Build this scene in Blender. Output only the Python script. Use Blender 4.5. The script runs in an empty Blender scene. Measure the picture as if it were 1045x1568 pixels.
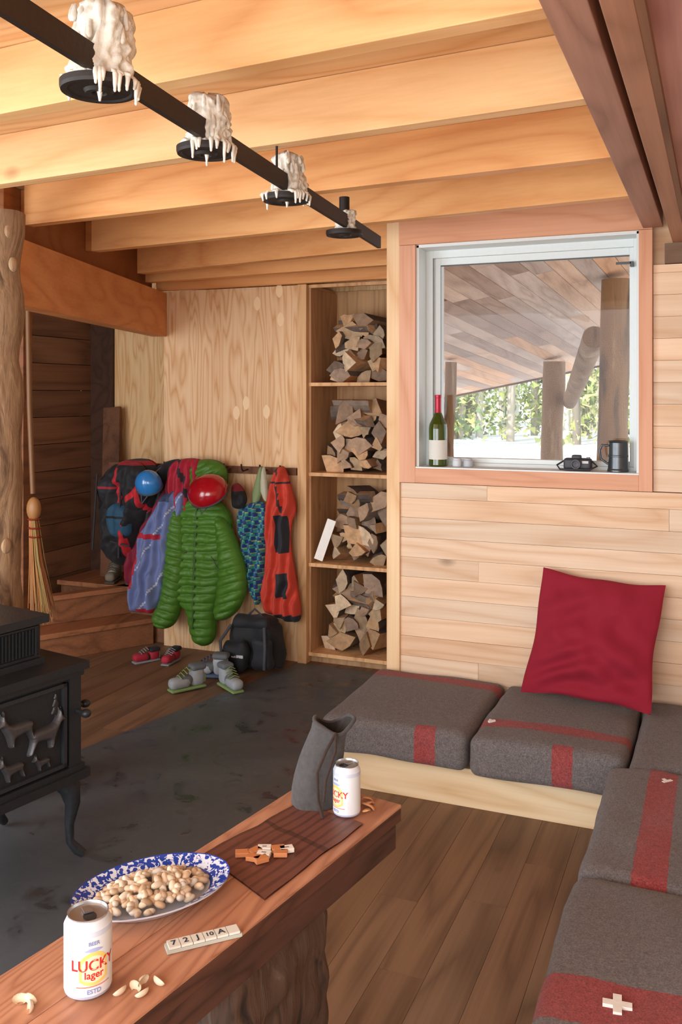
import bpy, bmesh, math, random
import numpy as np
from mathutils import Vector, Matrix, noise
random.seed(7)
R=random.random
def U(a,b): return a+(b-a)*random.random()
def hx(h,k=1.0):
    h=h.lstrip('#'); o=[]
    for i in (0,2,4):
        c=int(h[i:i+2],16)/255.0
        c=c/12.92 if c<=0.04045 else ((c+0.055)/1.055)**2.4
        o.append(min(1,c*k))
    return tuple(o)
scene=bpy.context.scene
# ---------------------------------------------------------------- materials
def newmat(name):
    m=bpy.data.materials.new(name); m.use_nodes=True
    nt=m.node_tree; b=nt.nodes['Principled BSDF']
    return m,nt,b
def N(nt,t,**kw):
    n=nt.nodes.new(t)
    for k,v in kw.items(): setattr(n,k,v)
    return n
def math_(nt,op,a,b=None,c=None):
    n=N(nt,'ShaderNodeMath',operation=op)
    for i,x in enumerate((a,b,c)):
        if x is None: continue
        if isinstance(x,(int,float)): n.inputs[i].default_value=x
        else: nt.links.new(x,n.inputs[i])
    return n.outputs[0]
def mixc(nt,f,a,b,bt='MIX'):
    n=N(nt,'ShaderNodeMix',data_type='RGBA',blend_type=bt)
    for s,x in ((n.inputs[0],f),(n.inputs[6],a),(n.inputs[7],b)):
        if isinstance(x,(int,float)): s.default_value=x
        elif isinstance(x,tuple): s.default_value=(x[0],x[1],x[2],1)
        else: nt.links.new(x,s)
    return n.outputs[2]
def ramp(nt,f,stops):
    n=N(nt,'ShaderNodeValToRGB'); e=n.color_ramp.elements
    while len(e)<len(stops): e.new(0.5)
    for i,(p,c) in enumerate(stops):
        e[i].position=p; e[i].color=(c[0],c[1],c[2],1)
    nt.links.new(f,n.inputs[0]); return n.outputs[0]
def noise_(nt,vec,scale,detail=4,dist=0,rough=.55):
    n=N(nt,'ShaderNodeTexNoise'); n.inputs['Scale'].default_value=scale
    n.inputs['Detail'].default_value=detail; n.inputs['Distortion'].default_value=dist
    n.inputs['Roughness'].default_value=rough
    if vec is not None: nt.links.new(vec,n.inputs['Vector'])
    return n.outputs['Fac']
def bump(nt,b,h,s=.2,d=.01):
    n=N(nt,'ShaderNodeBump'); n.inputs['Strength'].default_value=s; n.inputs['Distance'].default_value=d
    nt.links.new(h,n.inputs['Height']); nt.links.new(n.outputs[0],b.inputs['Normal'])
def wood(name,c1,c2,axis='X',s=1.0,rings=9,ringw=.6,rough=.6,knots=True,bm=.15):
    m,nt,b=newmat(name)
    tc=N(nt,'ShaderNodeTexCoord'); at=N(nt,'ShaderNodeAttribute',attribute_name='Col')
    vs=N(nt,'ShaderNodeVectorMath',operation='MULTIPLY_ADD')
    nt.links.new(at.outputs['Color'],vs.inputs[0]); vs.inputs[1].default_value=(37,53,71)
    nt.links.new(tc.outputs['Object'],vs.inputs[2])
    def mp(sc):
        n=N(nt,'ShaderNodeMapping'); n.inputs['Scale'].default_value=sc
        nt.links.new(vs.outputs[0],n.inputs[0]); return n.outputs[0]
    al=.45*s; ac=3.2*s
    sc={'X':(al,ac,ac),'Y':(ac,al,ac),'Z':(ac,ac,al)}[axis]
    n1=noise_(nt,mp(sc),1.0,2,.3)
    r1=math_(nt,'PINGPONG',math_(nt,'MULTIPLY',n1,rings),.5)
    r1=math_(nt,'MULTIPLY',r1,2)
    sc2=tuple((2.0 if x==al else 90)*1.0 for x in sc)
    n2=noise_(nt,mp(sc2),1.0,3)
    f=math_(nt,'ADD',math_(nt,'MULTIPLY',math_(nt,'POWER',r1,2.0),ringw),math_(nt,'MULTIPLY',math_(nt,'SUBTRACT',n2,.35),.7))
    n3=noise_(nt,mp(tuple(x*.6 for x in sc)),1.0,2)
    f=math_(nt,'ADD',f,math_(nt,'MULTIPLY',math_(nt,'SUBTRACT',n3,.5),.8))
    n=N(nt,'ShaderNodeClamp'); nt.links.new(f,n.inputs[0]); f=n.outputs[0]
    col=mixc(nt,f,c1,c2)
    if knots:
        vo=N(nt,'ShaderNodeTexVoronoi'); vo.inputs['Scale'].default_value=1.0
        nt.links.new(mp(tuple((1.1 if x==al else 1.9) for x in sc)),vo.inputs['Vector'])
        k=N(nt,'ShaderNodeMapRange'); k.inputs[1].default_value=.03; k.inputs[2].default_value=.065
        k.inputs[3].default_value=.8; k.inputs[4].default_value=0
        nt.links.new(vo.outputs['Distance'],k.inputs[0])
        col=mixc(nt,k.outputs[0],col,tuple(x*.35 for x in c2))
    col=mixc(nt,1.0,col,at.outputs['Color'],'MULTIPLY')
    nt.links.new(col,b.inputs['Base Color']); b.inputs['Roughness'].default_value=rough
    b.inputs['Specular IOR Level'].default_value=.3
    bump(nt,b,f,bm,.004)
    return m
def plain(name,c,rough=.5,metal=0,nz=0,nscale=60,bm=0,coat=0,attr=True,spec=None,sheen=0):
    m,nt,b=newmat(name)
    at=N(nt,'ShaderNodeAttribute',attribute_name='Col'); tc=N(nt,'ShaderNodeTexCoord')
    n=noise_(nt,tc.outputs['Object'],nscale,4)
    f=math_(nt,'MULTIPLY_ADD',math_(nt,'SUBTRACT',n,.5),2*nz,1.0)
    cc=N(nt,'ShaderNodeCombineColor')
    for i in range(3): nt.links.new(f,cc.inputs[i])
    col=mixc(nt,1.0,c,cc.outputs[0],'MULTIPLY')
    if attr: col=mixc(nt,1.0,col,at.outputs['Color'],'MULTIPLY')
    nt.links.new(col,b.inputs['Base Color'])
    b.inputs['Roughness'].default_value=rough; b.inputs['Metallic'].default_value=metal
    b.inputs['Coat Weight'].default_value=coat
    if sheen: b.inputs['Sheen Weight'].default_value=sheen
    if spec is not None: b.inputs['Specular IOR Level'].default_value=spec
    if bm: bump(nt,b,n,bm,.004)
    return m
def wool(name,base,stripes,red):
    m,nt,b=newmat(name)
    tc=N(nt,'ShaderNodeTexCoord'); sp=N(nt,'ShaderNodeSeparateXYZ'); nt.links.new(tc.outputs['Object'],sp.inputs[0])
    tot=None
    wob=math_(nt,'MULTIPLY',math_(nt,'SUBTRACT',noise_(nt,tc.outputs['Object'],40,3),.5),.012)
    sx_=math_(nt,'ADD',sp.outputs[0],wob); sy_=math_(nt,'ADD',sp.outputs[1],wob)
    for (x0,x1,y0,y1) in stripes:
        a=math_(nt,'COMPARE',sx_,(x0+x1)/2,(x1-x0)/2); c=math_(nt,'COMPARE',sy_,(y0+y1)/2,(y1-y0)/2)
        p=math_(nt,'MULTIPLY',a,c); tot=p if tot is None else math_(nt,'MAXIMUM',tot,p)
    col=mixc(nt,tot,base,red) if tot is not None else None
    nf=noise_(nt,tc.outputs['Object'],240,3); nl=noise_(nt,tc.outputs['Object'],9,4)
    nm=noise_(nt,tc.outputs['Object'],70,5,0,.8)
    if col is None: col=mixc(nt,0.0,base,base)
    col=mixc(nt,math_(nt,'MULTIPLY',nl,.4),col,tuple(a*b_ for a,b_ in zip(base,(1.15,.95,.85))))
    f=math_(nt,'MULTIPLY',math_(nt,'MULTIPLY_ADD',nf,1.7,.15),math_(nt,'MULTIPLY_ADD',nm,1.2,.4))
    cc=N(nt,'ShaderNodeCombineColor')
    for i in range(3): nt.links.new(f,cc.inputs[i])
    col=mixc(nt,1.0,col,cc.outputs[0],'MULTIPLY')
    nt.links.new(col,b.inputs['Base Color']); b.inputs['Roughness'].default_value=.95
    b.inputs['Specular IOR Level'].default_value=.12; b.inputs['Sheen Weight'].default_value=.1
    bump(nt,b,math_(nt,'ADD',nf,nm),.5,.004); return m
# ---------------------------------------------------------------- mesh builder
class M:
    def __init__(s): s.v=[];s.f=[];s.c=[];s.m=[];s.s=[]
    def add(s,verts,faces,col=(1,1,1),mat=0,smooth=False,mtx=None):
        o=len(s.v)
        for p in verts:
            p=Vector(p)
            if mtx is not None: p=mtx@p
            s.v.append(tuple(p))
        for i,f in enumerate(faces):
            s.f.append([o+k for k in f])
            s.c.append(col[i] if isinstance(col,list) else col)
            s.m.append(mat[i] if isinstance(mat,list) else mat); s.s.append(smooth)
    def build(s,name,mats,bevel=0,parent=None,seg=2):
        me=bpy.data.meshes.new(name); me.from_pydata(s.v,[],s.f)
        for m in mats: me.materials.append(m)
        me.polygons.foreach_set('material_index',s.m); me.polygons.foreach_set('use_smooth',s.s)
        ca=me.color_attributes.new('Col','FLOAT_COLOR','CORNER')
        buf=[]
        for p,c in zip(me.polygons,s.c):
            for _ in range(p.loop_total): buf.extend((c[0],c[1],c[2],1.0))
        ca.data.foreach_set('color',buf)
        bm=bmesh.new(); bm.from_mesh(me); bmesh.ops.recalc_face_normals(bm,faces=bm.faces); bm.to_mesh(me); bm.free()
        ob=bpy.data.objects.new(name,me); scene.collection.objects.link(ob)
        if bevel:
            b=ob.modifiers.new('bev','BEVEL'); b.width=bevel; b.segments=seg; b.limit_method='ANGLE'; b.angle_limit=.7
        if parent: ob.parent=parent
        return ob
BF=[(0,3,2,1),(4,5,6,7),(0,1,5,4),(1,2,6,5),(2,3,7,6),(3,0,4,7)]
def box(m,x0,x1,y0,y1,z0,z1,col=(1,1,1),mat=0,mtx=None):
    m.add([(x0,y0,z0),(x1,y0,z0),(x1,y1,z0),(x0,y1,z0),(x0,y0,z1),(x1,y0,z1),(x1,y1,z1),(x0,y1,z1)],BF,col,mat,False,mtx)
def obox(m,p0,p1,w,h,col=(1,1,1),mat=0,roll=0):
    p0=Vector(p0);p1=Vector(p1);d=(p1-p0).normalized()
    up=Vector((0,0,1)) if abs(d.z)<.95 else Vector((0,1,0))
    sd=d.cross(up).normalized(); up=sd.cross(d).normalized()
    if roll:
        q=Matrix.Rotation(roll,3,d); sd=q@sd; up=q@up
    v=[]
    for p in (p0,p1):
        for a,b in ((-1,-1),(1,-1),(1,1),(-1,1)): v.append(p+sd*a*w/2+up*b*h/2)
    m.add(v,BF,col,mat)
def tube(m,pts,rad,n=10,col=(1,1,1),mat=0,smooth=True,nz=0,sx=1.0,closed=False):
    pts=[Vector(p) for p in pts]
    if not isinstance(rad,(list,tuple)): rad=[rad]*len(pts)
    v=[];f=[]; prev=None
    for i,p in enumerate(pts):
        if closed: d=(pts[(i+1)%len(pts)]-pts[i-1]).normalized()
        else: d=(pts[min(i+1,len(pts)-1)]-pts[max(i-1,0)]).normalized()
        if prev is None: a=d.orthogonal().normalized()
        else: a=(prev-d*prev.dot(d)).normalized()
        prev=a; b=d.cross(a)
        for k in range(n):
            t=2*math.pi*k/n; r=rad[i]
            q=p+a*math.cos(t)*r*sx+b*math.sin(t)*r
            if nz:
                q+= (q-p)*(noise.noise(q*9)*nz)
            v.append(q)
    L=len(pts)
    for i in range(L if closed else L-1):
        for k in range(n):
            j=(i+1)%L
            f.append((i*n+k,i*n+(k+1)%n,j*n+(k+1)%n,j*n+k))
    m.add(v,f,col,mat,smooth)
    if not closed: m.add(v[:n][::-1]+v[-n:],[tuple(range(n)),tuple(range(n,2*n))],col,mat)
def lathe(m,cen,prof,n=32,mats=0,cols=(1,1,1),mtx=None,smooth=True,nz=0,sx=1,sy=1,nf=20):
    T=Matrix.Translation(cen)
    if mtx is not None: T=T@mtx
    for i in range(len(prof)-1):
        v=[];f=[]
        for (r,z) in prof[i:i+2]:
            for k in range(n):
                t=2*math.pi*k/n; p=Vector((r*math.cos(t)*sx,r*math.sin(t)*sy,z))
                if nz:
                    w=1+nz*noise.noise((T@p)*nf)+nz*.5*noise.noise((T@p)*nf*2.3); p.x*=w;p.y*=w
                v.append(p)
        for k in range(n): f.append((k,(k+1)%n,n+(k+1)%n,n+k))
        m.add(v,f,cols[i] if isinstance(cols,list) else cols,mats[i] if isinstance(mats,list) else mats,smooth,T)
def ell(m,cen,rad,n=16,k=10,col=(1,1,1),mat=0,mtx=None,zmin=-1,nz=0,pinch=0):
    T=Matrix.Translation(cen)
    if mtx is not None: T=T@mtx
    v=[];f=[]
    th0=math.acos(max(-1,min(1,zmin)))
    for j in range(k+1):
        th=max(1e-3,th0*j/k) if j<k else min(th0,math.pi-1e-3)
        for i in range(n):
            t=2*math.pi*i/n
            p=Vector((math.sin(th)*math.cos(t),math.sin(th)*math.sin(t),math.cos(th)))
            s=1+(nz*noise.noise(p*2.5+Vector(cen)*5) if nz else 0)
            if pinch: s*=1-pinch*math.exp(-(p.x*3)**2)
            q=Vector((p.x*rad[0]*(1 if pinch else s),p.y*rad[1]*s,p.z*rad[2]*s)); v.append(q)
    for j in range(k):
        for i in range(n): f.append((j*n+i,j*n+(i+1)%n,(j+1)*n+(i+1)%n,(j+1)*n+i))
    m.add(v,f,col,mat,True,T)
def rbox(m,cen,size,r,n=14,bulge=0,nz=0,nf=6,col=(1,1,1),mat=0,mtx=None,colfn=None):
    hx_,hy,hz=[s/2 for s in size]; T=Matrix.Translation(cen)
    if mtx is not None: T=T@mtx
    ax=[((0,1,2),1),((0,1,2),-1),((1,2,0),1),((1,2,0),-1),((2,0,1),1),((2,0,1),-1)]
    H=(hx_,hy,hz)
    for (i,j,k),sg in ax:
        v=[];f=[]
        for a in range(n+1):
            for b_ in range(n+1):
                p=[0,0,0]; ca=math.sin((a/n*2-1)*math.pi/2*.98)/math.sin(math.pi/2*.98); cb=math.sin((b_/n*2-1)*math.pi/2*.98)/math.sin(math.pi/2*.98)
                p[i]=ca*H[i];p[j]=cb*H[j];p[k]=sg*H[k]; p=Vector(p)
                q=Vector([max(-H[t]+r,min(H[t]-r,p[t])) for t in range(3)]); d=p-q
                if d.length>1e-9: p=q+d.normalized()*r
                fx=max(0,1-(p.x/hx_)**2);fy=max(0,1-(p.y/hy)**2)
                if bulge and p.z>0: p.z+=bulge*math.sqrt(fx*fy)
                if nz:
                    w=noise.noise_vector((T@p)*nf); p+=Vector(w)*nz
                v.append(p)
        for a in range(n):
            for b_ in range(n): f.append((a*(n+1)+b_,(a+1)*(n+1)+b_,(a+1)*(n+1)+b_+1,a*(n+1)+b_+1))
        m.add(v,f,col,mat,True,T)
def chaikin(p,it=2):
    for _ in range(it):
        q=[]
        for i in range(len(p)):
            a=p[i];b=p[(i+1)%len(p)]
            q.append((a[0]*.75+b[0]*.25,a[1]*.75+b[1]*.25)); q.append((a[0]*.25+b[0]*.75,a[1]*.25+b[1]*.75))
        p=q
    return p
def relief(m,poly,mp,T,Rr,res,fold=None,col=None,mat=0,it=2,back=True):
    P=np.array(chaikin(poly,it)); A=P; B=np.roll(P,-1,axis=0)
    lo=P.min(0)-res; hi=P.max(0)+res
    us=np.arange(lo[0],hi[0]+res,res); vs=np.arange(lo[1],hi[1]+res,res)
    G=np.array([[(u,v) for v in vs] for u in us]).reshape(-1,2)
    ins=np.zeros(len(G),bool); best=np.full(len(G),1e9); bp=G.copy()
    for a,b in zip(A,B):
        cond=(a[1]>G[:,1])!=(b[1]>G[:,1])
        with np.errstate(all='ignore'):
            xi=(b[0]-a[0])*(G[:,1]-a[1])/(b[1]-a[1]+1e-12)+a[0]
        ins^=cond&(G[:,0]<xi)
        d=b-a; t=np.clip(((G-a)@d)/(d@d+1e-12),0,1); q=a+t[:,None]*d; dd=np.linalg.norm(G-q,axis=1)
        k=dd<best; best[k]=dd[k]; bp[k]=q[k]
    nu,nv=len(us),len(vs); idx={}; verts=[];bk=[];faces=[];cols=[]
    def vid(g):
        if g in idx: return idx[g]
        if ins[g]:
            u,v=G[g]; d=best[g]; x=min(d/Rr,1); h=T*math.sqrt(max(0,1-(1-x)**2))
            if fold: h*=fold(u,v,d)
        else: u,v=bp[g]; h=0
        idx[g]=len(verts); verts.append(mp(u,v,h)); bk.append(mp(u,v,-T*.15)); return idx[g]
    for i in range(nu-1):
        for j in range(nv-1):
            q=[i*nv+j,(i+1)*nv+j,(i+1)*nv+j+1,i*nv+j+1]
            if any(ins[k] for k in q):
                faces.append([vid(k) for k in q])
                c=G[q].mean(0); cols.append(col(c[0],c[1]) if callable(col) else (col or (1,1,1)))
    m.add(verts,faces,cols,mat,True)
    if back: m.add(bk,faces,cols,mat,True)
def text_geo(body,size):
    cu=bpy.data.curves.new('t','FONT'); cu.body=body; cu.size=size; cu.align_x='CENTER'; cu.align_y='CENTER'
    cu.offset=size*.018
    o=bpy.data.objects.new('t',cu); scene.collection.objects.link(o)
    dg=bpy.context.evaluated_depsgraph_get(); me=o.evaluated_get(dg).to_mesh()
    v=[tuple(x.co) for x in me.vertices]; f=[tuple(p.vertices) for p in me.polygons]
    o.evaluated_get(dg).to_mesh_clear(); bpy.data.objects.remove(o); bpy.data.curves.remove(cu)
    return v,f
def tint(v=.08,w=.03):
    a=1+U(-v,v); b=U(-w,w); return (min(1.2,a+b),a,max(.1,a-b))
# ---------------------------------------------------------------- palette
M_side=wood('fir_siding',hx('#ebceb0'),hx('#cfa37c'),'X',1.0,10,.5)
M_fire=wood('fir_trim_x',hx('#e0ab8a'),hx('#c68a66'),'X',1.2,8,.5,knots=False)
M_firz=wood('fir_trim_z',hx('#e2ad8e'),hx('#cb8e68'),'Z',1.2,8,.5,knots=False)
M_joist=wood('fir_joist',hx('#eabb84'),hx('#d0935a'),'X',.8,11,.5)
M_joisty=wood('fir_joist_y',hx('#dc9f68'),hx('#bf7b46'),'Y',.8,11,.55)
M_beamy=wood('fir_beam_y',hx('#b68872'),hx('#89604c'),'Y',1.2,9,.5)
M_ply=wood('plywood_wall',hx('#ecc79c'),hx('#cc9159'),'Z',2.3,12,.62,knots=False)
M_plyc=wood('plywood_ceiling',hx('#edc290'),hx('#d29860'),'X',.9,12,.65)
M_plyp=wood('plywood_soffit',hx('#b98a80'),hx('#8f5d58'),'Y',1.6,9,.8)
M_dark=wood('aged_boards',hx('#80583f'),hx('#4c3121'),'Y',1.0,8,.5)
M_floor=wood('floorboards',hx('#8a6a50'),hx('#553d2c'),'Y',1.0,8,.5,rough=.5)
M_bench=wood('bench_lumber',hx('#edd5b0'),hx('#d4b082'),'X',1.3,8,.6)
M_shelf=wood('shelf_lumber',hx('#d0a478'),hx('#9e744d'),'Z',1.4,9,.5)
M_porch=wood('porch_boards',hx('#d0bbab'),hx('#967b69'),'Y',1.0,8,.4,rough=.8,knots=False)
M_table=wood('table_top_wood',hx('#c58f70'),hx('#98634b'),'Y',2.6,14,.6,rough=.42,knots=False)
M_tside=wood('table_side_wood',hx('#5d3f34'),hx('#35241d'),'Y',2.0,8,.6,rough=.6,knots=False)
M_white=plain('window_paint',hx('#dee4e2'),.45,nz=.03)
M_iron=plain('cast_iron',hx('#303337'),.42,.4,nz=.25,nscale=120,bm=.25)
M_blk=plain('blackened_steel',hx('#2a231f'),.6,.4,nz=.3,nscale=80,bm=.2)
M_gen=plain('dyed_fabric',(1,1,1),.75,nz=.12,nscale=70,bm=.2,sheen=.05)
M_shiny=plain('glossy_shell',(1,1,1),.18,coat=.6)
M_obj=plain('painted_surface',(1,1,1),.5,nz=.06,nscale=50,bm=.05)
M_wax=plain('candle_wax',hx('#dfd9cb'),.5,nz=.35,nscale=60,bm=.7)
M_metal=plain('can_aluminium',hx('#c9cccf'),.28,.9,nz=.03)
def slate():
    m,nt,b=newmat('slate_floor'); tc=N(nt,'ShaderNodeTexCoord')
    n1=noise_(nt,tc.outputs['Object'],1.3,5,.4); n2=noise_(nt,tc.outputs['Object'],9,6,.6); n3=noise_(nt,tc.outputs['Object'],45,4)
    nb=noise_(nt,tc.outputs['Object'],1.7,2,0)
    n2=math_(nt,'ADD',n2,math_(nt,'MULTIPLY',math_(nt,'SUBTRACT',nb,.5),.35))
    c=ramp(nt,n1,[(.3,hx('#484e55')),(.7,hx('#66696a'))])
    k=ramp(nt,n2,[(.57,(1,1,1)),(.68,(.5,.48,.44))]); c=mixc(nt,1.0,c,k,'MULTIPLY')
    c=mixc(nt,math_(nt,'MULTIPLY',n3,.3),c,hx('#33373b'))
    nt.links.new(c,b.inputs['Base Color'])
    r=ramp(nt,n2,[(.50,(.5,)*3),(.68,(.22,)*3)]); nt.links.new(r,b.inputs['Roughness'])
    bump(nt,b,n1,.15,.01); return m
M_slate=slate()
def barkmat(name,a,b_,c,sc=5,stretch=.3,mixf=.5):
    m,nt,b=newmat(name); tc=N(nt,'ShaderNodeTexCoord'); mp=N(nt,'ShaderNodeMapping'); mp.inputs['Scale'].default_value=(1,1,stretch)
    nt.links.new(tc.outputs['Object'],mp.inputs[0])
    n1=noise_(nt,mp.outputs[0],sc*2.2,5,.8); n2=noise_(nt,mp.outputs[0],sc*9,4,.5)
    col=ramp(nt,n1,[(.34,b_),(.44,a),(.6,a),(.70,c)]); col=mixc(nt,math_(nt,'MULTIPLY',n2,mixf),col,b_)
    at=N(nt,'ShaderNodeAttribute',attribute_name='Col'); col=mixc(nt,1.0,col,at.outputs['Color'],'MULTIPLY')
    nt.links.new(col,b.inputs['Base Color']); b.inputs['Roughness'].default_value=.8
    bump(nt,b,n1,.6,.02); return m
M_log=barkmat('peeled_log',hx('#b08c68'),hx('#5c422c'),hx('#c8aa80'),8,.22,.9)
M_bark=barkmat('rough_bark',hx('#5a4030'),hx('#241914'),hx('#7a6a5a'),9,.25)
M_logo=barkmat('porch_log',hx('#94704f'),hx('#54402e'),hx('#c0a480'),4,.2)

# ---------------------------------------------------------------- room shell
YW=3.85
m=M(); x=-4.2
while x<.6:
    w=.125; y=-1.2-U(0,1)
    while y<5.2:
        L=U(1.2,2.4); box(m,x,x+w-.0010,y,min(5.12,y+L)-.0010,-.04,0,tint(.07,.03)); y+=L
    x+=w
m.build('floor',[M_floor])
m=M()
P=[(-2.17,4.62),(-2.485,3.165),(-2.85,1.4),(-3.2,-1.0),(-1.33,-1.0),(-1.33,3.3),(-1.43,3.3),(-1.43,4.0),(-1.6,4.62)]
n=len(P); v=[(a,b,-.01) for a,b in P]+[(a,b,.006) for a,b in P]
m.add(v,[tuple(range(n))[::-1],tuple(range(n,2*n))]+[(i,(i+1)%n,n+(i+1)%n,n+i) for i in range(n)])
m.build('floor_slate',[M_slate])
OX0,OX1,OZ0,OZ1=-1.235,-.296,1.18,2.16
m=M()
z=0
while z<1.11:
    z1=min(z+.0872,1.112)
    xs=[-1.309,.318]
    if R()<.4: xs=[-1.309,U(-1,-.1),.318]
    for a,b in zip(xs[:-1],xs[1:]):
        box(m,a+.0005,b-.0005,YW+U(0,.002),YW+.03,z+.0006,z1-.0006,tint(.08,.045))
    z=z1
z=1.115
while z<2.0:
    z1=min(z+.0872,2.02); box(m,-.244,.318,YW+U(0,.002),YW+.03,z+.0006,z1-.0006,tint(.1,.05)); z=z1
for (a,b,c,d) in ((-1.36,OX0,0,2.34),(OX1,.318,0,2.34),(OX0,OX1,0,OZ0),(OX0,OX1,OZ1,2.34)):
    box(m,a,b,YW+.031,YW+.16,c,d,(.8,.7,.6))
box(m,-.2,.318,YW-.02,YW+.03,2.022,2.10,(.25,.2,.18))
m.build('wall_back',[M_side])
m=M()
box(m,-1.37,-1.309,YW-.012,YW+.16,0,2.34,(1.05,1.04,1.0)); m.build('trim_wall_end_post',[wood('fir_post_z',hx('#edcea6'),hx('#d3a374'),'Z',1.2,8,.6,knots=False)],.002)
m=M()
box(m,-1.309,-1.309+.074,YW-.018,YW+.0,1.115,2.16,(1,1,1),0)
box(m,-.298,-.246,YW-.018,YW+.0,1.115,2.16,(1.0,.97,.95),0)
box(m,-1.235,-.298,YW-.018,YW,1.115,1.18,(.96,.92,.9),1)
box(m,-1.309,-.246,YW-.02,YW,2.161,2.305,(1,.95,.90),1)
box(m,-1.309,-.2,YW-.022,YW,2.306,2.34,(1,.95,.90),1)
m.build('trim_window',[M_firz,M_fire],.0015)
m=M()
YG=3.98
box(m,OX0-.002,OX0+.012,YW,YG,OZ0,OZ1); box(m,OX1-.012,OX1+.002,YW,YG,OZ0,OZ1)
box(m,OX0,OX1,YW,YG,OZ1-.012,OZ1+.002); box(m,OX0,OX1,YW-.015,YG+.02,OZ0-.012,OZ0+.006)
def frame(x0,x1,z0,z1,y0,y1,l,r,t,b_):
    box(m,x0,x0+l,y0,y1,z0,z1); box(m,x1-r,x1,y0,y1,z0,z1); box(m,x0+l,x1-r,y0,y1,z1-t,z1); box(m,x0+l,x1-r,y0,y1,z0,z0+b_)
frame(OX0+.01,OX1-.01,OZ0,OZ1-.01,YG-.02,YG+.06,.035,.022,.035,.02)
frame(OX0+.045,OX1-.03,OZ0+.02,OZ1-.045,YG,YG+.05,.03,.02,.03,.02)
box(m,OX0+.043,OX0+.047,YG-.022,YG-.018,OZ0+.02,OZ1-.045,(.15,.15,.15))
box(m,OX0+.073,OX1-.05,YG-.002,YG+.0,OZ1-.082,OZ1-.076,(.1,.1,.1)); box(m,OX0+.073,OX0+.077,YG-.002,YG+.0,OZ0+.04,OZ1-.076,(.3,.3,.3))
box(m,OX1-.045,OX1-.03,YG-.05,YG-.02,2.03,2.05,(.1,.1,.1)); box(m,OX1-.10,OX1-.04,YG-.05,YG-.042,2.04,2.05,(.1,.1,.1))
m.build('window_1',[M_white],.002)
mg,nt,b=newmat('window_glass')
tr=N(nt,'ShaderNodeBsdfTransparent'); gl=N(nt,'ShaderNodeBsdfGlossy'); gl.inputs['Roughness'].default_value=.0
mx=N(nt,'ShaderNodeMixShader'); mx.inputs[0].default_value=.008
nt.links.new(tr.outputs[0],mx.inputs[1]); nt.links.new(gl.outputs[0],mx.inputs[2]); nt.links.new(mx.outputs[0],nt.nodes['Material Output'].inputs[0])
m=M(); box(m,OX0+.07,OX1-.045,YG+.02,YG+.024,OZ0+.035,OZ1-.07); g=m.build('glass_pane',[mg]); g.parent=bpy.data.objects['window_1']
m=M(); z=0
while z<2.1:
    box(m,.32,.36,-.9,YW,z+.001,min(z+.087,2.12)-.001,tint(.08,.04)); z+=.087
m.build('wall_right',[M_side])
m=M(); z=0
while z<2.34:
    box(m,-4.0,-3.92,1.6,5.05,z+.002,min(z+.17,2.34)-.002,tint(.14,.05)); z+=.17
box(m,-4.02,-4.001,1.6,5.05,0,2.34,(.2,.2,.2))
m.build('wall_left',[M_dark])
m=M(); box(m,-3.74,-1.58,5.07,5.12,0,2.34,(.95,.95,.85)); box(m,-4.0,-3.74,5.05,5.12,0,2.34,(.3,.27,.25),1)  # left strip in dark board material: shade put into the wall colour
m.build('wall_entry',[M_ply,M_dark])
m=M(); obox(m,(-1.345,4.015,1.17),(-1.60,4.63,1.17),.03,2.34); box(m,-1.612,-1.58,4.62,5.068,0,2.34); m.build('wall_return',[M_side])
m=M(); box(m,-3.08,-2.165,4.66,4.685,0,2.119); box(m,-3.08,-3.055,4.686,5.07,0,2.119); 
m.build('wall_partition',[M_ply])
m=M(); box(m,-2.185,-2.13,4.635,5.06,0,2.119,(1.02,1,.95)); m.build('trim_closet_stile',[wood('stile_fir',hx('#dfb486'),hx('#c29060'),'Z',2,9,.6,knots=False)],.002)
def hang(u,v): return (-2.944+(u-265)*.0042,1.5-(v-605)*.00372)
m=M()
for (u,v,a) in ((392,467,.1),(425,449,-.1),(427,492,0),(375,617,0),(360,632,.1),(406,630,-.1)):
    X,Z=hang(u,v); Z=1.5-(v-605)*.0038; X=-2.99+(u-265)*.00425
    pv=[(X+.022*math.copysign(abs(math.cos(t))**1.3,math.cos(t)),4.659,Z+.040*math.sin(t)) for t in [k*math.pi/12 for k in range(24)]]
    m.add(pv+[(p[0],4.662,p[2]) for p in pv],[tuple(range(24)),tuple(range(24,48))],(1.08,1.06,1.02))
m.build('plywood_patches',[plain('patch_veneer',hx('#eccca2'),.6,nz=.06,nscale=20)])
m=M(); y=-1.0
while y<5.1:
    box(m,-4.1,-.19,y,y+.595,2.34,2.36,tint(.04,.02)); y+=.6
box(m,-4.1,-.1,-1,5.12,2.362,2.40,(.5,.5,.5))
m.build('ceiling',[M_plyc])
m=M()
ph=math.tan(math.radians(4.6))
def joist(x0,y0,x1,y1,zb,t=.045,h=None,col=(1,1,1)):
    zt=2.339; obox(m,(x0,y0+t/2,(zb+zt)/2),(x1,y1+t/2,(zb+zt)/2),t,zt-zb,col)
cl=[(1,1,.95),(1.02,1.02,.98),(1.05,1.07,1.1),(1.0,.84,.70),(1.02,.9,.78)]
for i,(yr,xl) in enumerate(((1.08,-3.4),(1.62,-3.4),(2.152,-3.3),(2.709,-2.57),(3.26,-2.74))):
    joist(-.281,yr,xl,yr+(-.281-xl)*ph*(1.0 if i<4 else 1.4),2.18,.05,col=cl[i])
joist(-1.38,3.93,-2.96,4.22,2.17,.05,col=(1.0,.86,.74))
joist(-1.5,4.30,-3.06,4.44,2.15,.05,col=(1.0,.84,.7))
joist(-1.6,4.585,-3.1,4.605,2.12,.04,col=(.98,.78,.62))
joist(-2.62,2.95,-3.9,3.05,2.2,.05,col=(.95,.7,.5))
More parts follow.
